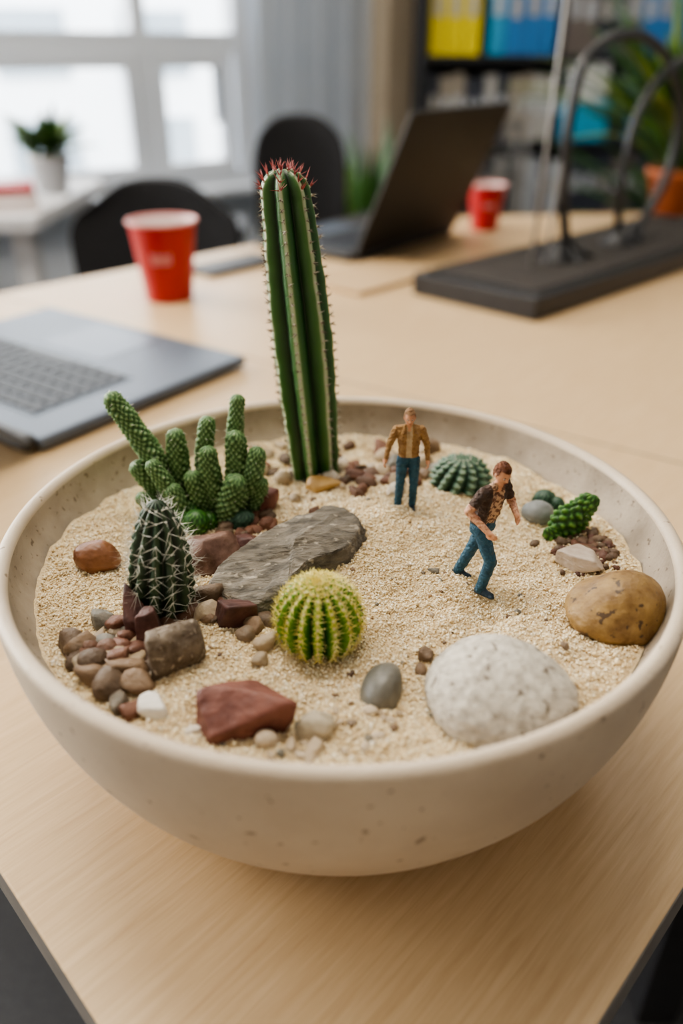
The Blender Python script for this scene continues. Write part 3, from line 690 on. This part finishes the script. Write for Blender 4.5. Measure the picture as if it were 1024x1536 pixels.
J=dict(pelvis=(.02,.0,.95),spine=(.02,0,1.12),chest=(.015,0,1.33),neck=(.01,-.005,1.50),head=(.01,-.03,1.635),
 shR=(-.185,0,1.42),elR=(-.29,.02,1.16),wrR=(-.345,-.06,.95),shL=(.205,0,1.42),elL=(.305,.02,1.16),wrL=(.32,-.07,.93),
 hpR=(-.07,0,.90),knR=(-.10,-.03,.50),anR=(-.125,.0,.085),toeR=(-.16,-.16,.03),
 hpL=(.11,0,.90),knL=(.12,-.03,.50),anL=(.115,.0,.085),toeL=(.14,-.16,.03))
figure('standing_miniature_man',J,.0352,(.0368,.4035,sz(.0368,.4035)-.0008),0,(0,-1,0),.12,
 dict(list=[JK,SH2,SKIN,JEANS,BOOT],map=dict(torso=0,uarm=0,farm=0,hand=2,thigh=3,shin=3,hip=3,boot=4,neck=2),front=1,fw=.045,skin=SKIN),HAIR2)
# ---------------------------------------------------------------- cups
RED=mat('paper_cup_red',(.36,.008,.010),(.40,.012,.012),scale=5,rough=.45); CW=mat('paper_cup_white',(.70,.62,.60),rough=.5); PK=mat('cup_print',(.65,.25,.25),rough=.5); RRIM=mat('cup_rim',(.60,.24,.22),rough=.4)
def cup(name,loc,s=1):
    b=MB(); Ht=.1185
    out=[(0,.004),(.034,.004),(.0345,0),(.036,0),(.0365,.002)]+[(.0365+(.0505-.0365)*k/10,.002+(Ht-.004)*k/10) for k in range(1,11)]
    rim=[(.0528,Ht-.0035),(.0538,Ht-.001),(.0525,Ht+.001),(.0502,Ht)]
    inn=[(.0495,Ht-.003),(.0362,.008),(0,.008)]
    v,f=lathe(out,64,True); b.add(v,f,0); v,f=lathe([out[-1]]+rim+[inn[0]],64,True); b.add(v,f,3); v,f=lathe(inn,64,True); b.add(v,f,1)
    for k in range(7):
        a=-1.85+k*.10
        for zz,hh in ((.060,.017),):
            rr=.0365+.014*(zz/Ht)+.0012
            vs=[(rr*math.cos(a+da)*(1+dz*1.6),rr*math.sin(a+da)*(1+dz*1.6),zz+dz) for da,dz in((0,0),(.07,0),(.07,hh*(.7 if k%2 else 1)),(0,hh))]
            b.add(vs,[(0,1,2,3)],2)
    o=b.build(name,[RED,CW,PK,RRIM],loc=loc,smooth=True); o.scale=(s,s,s); return o
cup('red_paper_cup',(-.272,1.268,T)); cup('red_paper_cup',(.312,1.83,T),.78)
# ---------------------------------------------------------------- laptops
ALU=mat('laptop_grey',(.085,.105,.14),(.105,.13,.165),scale=5,rough=.42,metal=.3); KEY=mat('laptop_keys',(.018,.021,.028),rough=.5); KW=mat('laptop_key_well',(.12,.145,.185),rough=.5)
LB=mat('laptop_black',(.016,.015,.014),(.022,.02,.019),scale=5,rough=.5); SCR=mat('laptop_screen',(.01,.012,.016),rough=.15); PAD=mat('laptop_pad',(.08,.10,.135),rough=.35,metal=.3)
def laptop(name,loc,rotz,W,D,body,lean,L,keyoff):
    root=empty(name,loc); root.rotation_euler=(0,0,rotz)
    b=MB(); b.box((W/2,D/2,.008),(W,D,.013),0); b.build('base',[body],parent=root,bevel=.004)
    b=MB(); kx0,kx1,ky0,ky1=keyoff
    b.box(((kx0+kx1)/2,(ky0+ky1)/2,.0148),(kx1-kx0+.006,ky1-ky0+.006,.0008),1)
    nx,ny=13,6; dx=(kx1-kx0)/nx; dy=(ky1-ky0)/ny
    for j in range(ny):
        i=0
        while i<nx:
            w=1
            if j==ny-1 and i==4: w=5
            b.box((kx0+dx*(i+w/2),ky0+dy*(j+.5),.0162),(dx*w-.0045,dy-.0045,.002),0); i+=w
    b.box((W/2,(ky1+D)/2,.0147),(.12,(D-ky1)*.72,.0006),2)
    b.add(*tube([(.02,-.006,.010),(W-.012,-.006,.010)],.0095,n=12),3)
    b.build('keyboard',[KEY,KW,PAD,LB],parent=root)
    b=MB(); M=Matrix.Translation((0,-.006,.014))@Matrix.Rotation(lean,4,'X')
    b.box((W/2,-.004,L/2+.004),(W,.006,L),0,M); b.build('lid',[body],parent=root,bevel=.002)
    b=MB(); b.box((W/2,-.0006,L/2+.006),(W-.018,.0006,L-.02),0,M); b.build('screen',[SCR],parent=root)
    return root
laptop('laptop',(-.600,.920,T+.0015),math.atan2(-.578,.816),.38,.30,ALU,math.radians(48),.25,(.058,.322,.035,.165))
laptop('laptop',(.016,1.503,T+.0015),math.atan2(.794,.608),.349,.24,LB,math.radians(25),.262,(.03,.32,.03,.13))
b=MB(); b.box((0,0,.005),(.16,.075,.009),0); b.build('smartphone',[LB],loc=(-.195,1.475,T),rot=(0,0,.8),bevel=.003)
b=MB(); b.box((0,0,.004),(.22,.14,.007),0); b.build('notebook',[mat('kraft_cover',(.44,.30,.16),rough=.7)],loc=(.055,1.40,T),rot=(0,0,.8),bevel=.001)
# ---------------------------------------------------------------- chairs
FAB=mat('chair_fabric',(.010,.010,.012),(.018,.018,.020),scale=200,rough=.9)
def chair(name,x,y,rz,w=.44,top=.83,arms=True,sq=.75):
    root=empty(name,(x,y,0)); root.rotation_euler=(0,0,rz)
    b=MB(); n=14; m=12; v=[];f=[]; z0=.50
    for side_ in(0,1):
        for i in range(n+1):
            for j in range(m+1):
                u=-1+2*j/m; s=i/n; z=z0+(top-z0)*s
                ww=w/2*(1-.10*(1-s))*(1 if s<.6 else math.sqrt(max(0,1-((s-.6)/.4)**3*sq)))
                xx=u*ww; zz=z-(abs(u)**3)*.05*s; yy=.045*(1-u*u)-.0+.04*s-(.05 if side_ else 0)
                v.append((xx,yy+.20,zz))
    g=(n+1)*(m+1)
    for i in range(n):
        for j in range(m):
            a=i*(m+1)+j; f.append((a,a+1,a+m+2,a+m+1)); f.append((g+a,g+a+m+1,g+a+m+2,g+a+1))
    for i in range(n):
        a=i*(m+1); f.append((a,a+m+1,g+a+m+1,g+a)); a=i*(m+1)+m; f.append((a,g+a,g+a+m+1,a+m+1))
    for j in range(m):
        f.append((j,g+j,g+j+1,j+1)); a=n*(m+1)+j; f.append((a,a+1,g+a+1,g+a))
    b.add(v,f,0); b.build('back',[FAB],parent=root,smooth=True,bevel=.01)
    b=MB(); b.box((0,-.02,.455),(w+.02,.44,.07),0); b.build('seat',[FAB],parent=root,bevel=.03)
    b=MB(); b.add(*tube([(0,.20,.44),(0,.27,.48),(0,.25,.62)],.018),0); b.add(*tube([(0,0,.06),(0,0,.42)],.028),0)
    for k in range(5):
        a=k*1.2566; b.add(*tube([(0,0,.09),(.27*math.cos(a),.27*math.sin(a),.06)],[.025,.016]),0); b.add(*tube([(.27*math.cos(a)-.012,.27*math.sin(a),.028),(.27*math.cos(a)+.012,.27*math.sin(a),.028)],.026),0)
    if arms:
        for s_ in(-1,1): b.add(*tube(smoothpath([(s_*w*.4,0,.44),(s_*(w*.5+.05),0,.47),(s_*(w*.5+.05),.02,.64)],5),.013),0); b.box((s_*(w*.5+.05),-.02,.655),(.05,.24,.025),0)
    b.build('frame',[BLACKM],parent=root,smooth=False)
chair('office_chair',-.455,1.84,.0,w=.43,top=.82,arms=False,sq=.6)
chair('office_chair',-.105,2.42,.1,w=.29,top=.925,arms=True,sq=.35)
# ---------------------------------------------------------------- black display stand
st_=empty('monitor_stand'); b=MB()
P0=Vector((.113,1.290,0));P1=Vector((.278,1.135,0)); dl=Vector((.727,.686,0))
b.prism([P0,P1,P1+dl*.78,P0+dl*.78],T+.0005,T+.034,0); b.build('platform',[BLACKM],parent=st_,bevel=.003)
b=MB(); b.prism([P0+dl*.03+(P1-P0)*.1,P0+(P1-P0)*.9+dl*.03,P0+(P1-P0)*.9+dl*.72,P0+(P1-P0)*.1+dl*.72],T+.0335,T+.036,0); b.build('platform_mat',[mat('rubber_brown',(.022,.018,.016),(.032,.026,.022),rough=.7)],parent=st_,bevel=.001)
b=MB()
hoop=[(.384,1.397,.034),(.36,1.375,.13),(.35,1.365,.24),(.37,1.385,.33),(.451,1.46,.362),(.54,1.545,.335),(.605,1.605,.26),(.615,1.614,.17),(.58,1.58,.09),(.53,1.535,.036)]
b.add(*tube([Vector(p)+Vector((0,0,T)) for p in smoothpath(hoop,8)],.0085,n=12),0)
h2=[(.50,1.50,.036),(.485,1.485,.14),(.50,1.50,.25),(.56,1.555,.315),(.66,1.65,.33),(.74,1.73,.27),(.75,1.74,.15),(.70,1.69,.036)]
b.add(*tube([Vector(p)+Vector((0,0,T)) for p in smoothpath(h2,8)],.0075,n=12),0)
for c_ in((.384,1.397),(.53,1.535),(.36,1.37),(.50,1.50)):
    v,f=lathe([(0,.033),(.032,.033),(.03,.041),(.014,.049),(.012,.063),(0,.065)],24,True); b.add([(p[0]+c_[0],p[1]+c_[1],p[2]+T) for p in v],f,0)
for a in range(5): b.add(*tube([(.375,1.39,T+.053),(.375+.05*math.cos(a*1.257),1.39+.05*math.sin(a*1.257),T+.038)],[.008,.004]),0)
b.build('hoops',[BLACKM],parent=st_,smooth=True)
b=MB(); b.add(*tube([(.305,1.315,T+.03),(.322,1.337,T+.62)],.0032),0); b.add(*tube([(.335,1.35,T+.03),(.36,1.375,T+.33)],.0022),0)
b.build('rods',[STEEL],parent=st_,smooth=True)
# ---------------------------------------------------------------- plants
LF=mat('leaf_green',(.012,.050,.009),(.045,.115,.020),scale=8,rough=.5); LF2=mat('leaf_yellowgreen',(.07,.13,.012),(.16,.21,.03),scale=8,rough=.5)
TER=mat('terracotta',(.26,.065,.018),(.34,.095,.028),scale=20,rough=.7); POTW=mat('white_pot',(.5,.5,.5),rough=.4); SOIL=mat('soil',(.03,.02,.015),rough=1)
def plant(name,loc,pr,ph,potm,n,ln,w,spread=1,seed=1,lowel=.6):
    q=random.Random(seed); b=MB()
    v,f=lathe([(0,0),(pr*.72,0),(pr,ph*.82),(pr*1.08,ph*.82),(pr*1.08,ph),(pr*.95,ph),(pr*.9,ph*.9),(0,ph*.9)],32,True); b.add(v,f,0)
    v,f=lathe([(0,ph*.905),(pr*.92,ph*.905)],32,True); b.add(v,f,3)
    for k in range(n):
        a=q.uniform(0,6.28); el=q.uniform(lowel,1.5); L=ln*q.uniform(.45,1.05); p=Vector((pr*.4*math.cos(a),pr*.4*math.sin(a),ph*.9))
        d=Vector((math.cos(a)*math.cos(el)*spread,math.sin(a)*math.cos(el)*spread,math.sin(el))).normalized(); side=Vector((-math.sin(a),math.cos(a),0))
        path=[];seg=9
        for i in range(seg+1):
            path.append((p.copy(),d.copy())); p=p+d*L/seg; d=(d+Vector((0,0,-.13))).normalized()
        vs=[];fs=[]
        for i,(pp_,dd) in enumerate(path):
            s=i/seg; ww=w*(.12 if s<.25 else math.sin(math.pi*min(1,(s-.2)/.8)**.8)+.03)*q.uniform(.95,1.05); up=side.cross(dd)
            vs+= [pp_-side*ww+up*ww*.3,pp_,pp_+side*ww+up*ww*.3]
        for i in range(seg):
            fs+=[(3*i,3*i+1,3*i+4,3*i+3),(3*i+1,3*i+2,3*i+5,3*i+4)]
        b.add(vs,fs,1 if q.random()<.7 else 2)
    return b.build(name,[potm,LF,LF2,SOIL],loc=loc,smooth=True)
plant('potted_plant',(.80,2.04,T),.07,.10,TER,150,.46,.014,spread=.7,seed=3,lowel=.55)
plant('potted_palm',(1.33,2.80,0),.16,.35,TER,140,.85,.030,spread=.7,seed=5)
plant('potted_fern',(.10,3.12,0),.13,.42,POTW,70,.52,.024,spread=.5,seed=8)
plant('potted_herb',(-.815,2.42,T-.01),.055,.10,POTW,50,.15,.016,seed=9)
b=MB(); b.box((0,0,.02),(.16,.12,.04),0); b.box((.01,0,.05),(.13,.10,.02),1); b.build('stack_of_papers',[CW,RED],loc=(-.85,2.14,T-.01),rot=(0,0,.3))
# ---------------------------------------------------------------- lights
w=bpy.data.worlds.new('World'); C.scene.world=w; w.use_nodes=True; bg=w.node_tree.nodes['Background']; bg.inputs['Color'].default_value=(.95,.975,1,1); bg.inputs['Strength'].default_value=9.0
def area(name,loc,target,sx,sy,e,col):
    l=bpy.data.lights.new(name,'AREA'); l.shape='RECTANGLE'; l.size=sx; l.size_y=sy; l.energy=e; l.color=col
    o=link(bpy.data.objects.new(name,l)); o.location=loc; o.rotation_euler=(Vector(target)-Vector(loc)).to_track_quat('-Z','Y').to_euler(); return o
def wp(s,y,z): return WM@Vector((s,y,z))
area('daylight_window_3',wp(-1.9,.35,1.6),wp(-1.7,-1,1.2),1.3,1.6,200,(1,.94,.84))
area('daylight_window_2',wp(-3.3,.35,1.6),wp(-3.0,-1,1.2),1.3,1.6,115,(1,.94,.84))
CP=mat('ceiling_lamp_housing',(.8,.8,.8),rough=.5)
for i,(x,y,e_) in enumerate(((-.3,.9,34),(.9,2.4,16),(-.9,2.6,16))):
    b=MB(); b.box((0,0,.0),(1.24,.34,.04),0); b.build('ceiling_light',[CP],loc=(x,y,2.78))
    area('ceiling_lamp_%d'%i,(x,y,2.75),(x,y,0),1.2,.3,e_,(1,.91,.77))
# ---------------------------------------------------------------- camera
try: C.scene.view_settings.look='AgX - Medium High Contrast'
except Exception as ex: print(ex)
cd=bpy.data.cameras.new('camera'); cam=link(bpy.data.objects.new('camera',cd)); cam.location=(0,0,T+.34); cam.rotation_euler=(math.radians(60),0,0)
cd.sensor_fit='VERTICAL'; cd.sensor_height=36; cd.sensor_width=24; cd.lens=28.125; cd.clip_start=.01
cd.dof.use_dof=True; cd.dof.focus_distance=.40; cd.dof.aperture_fstop=3.2
C.scene.camera=cam
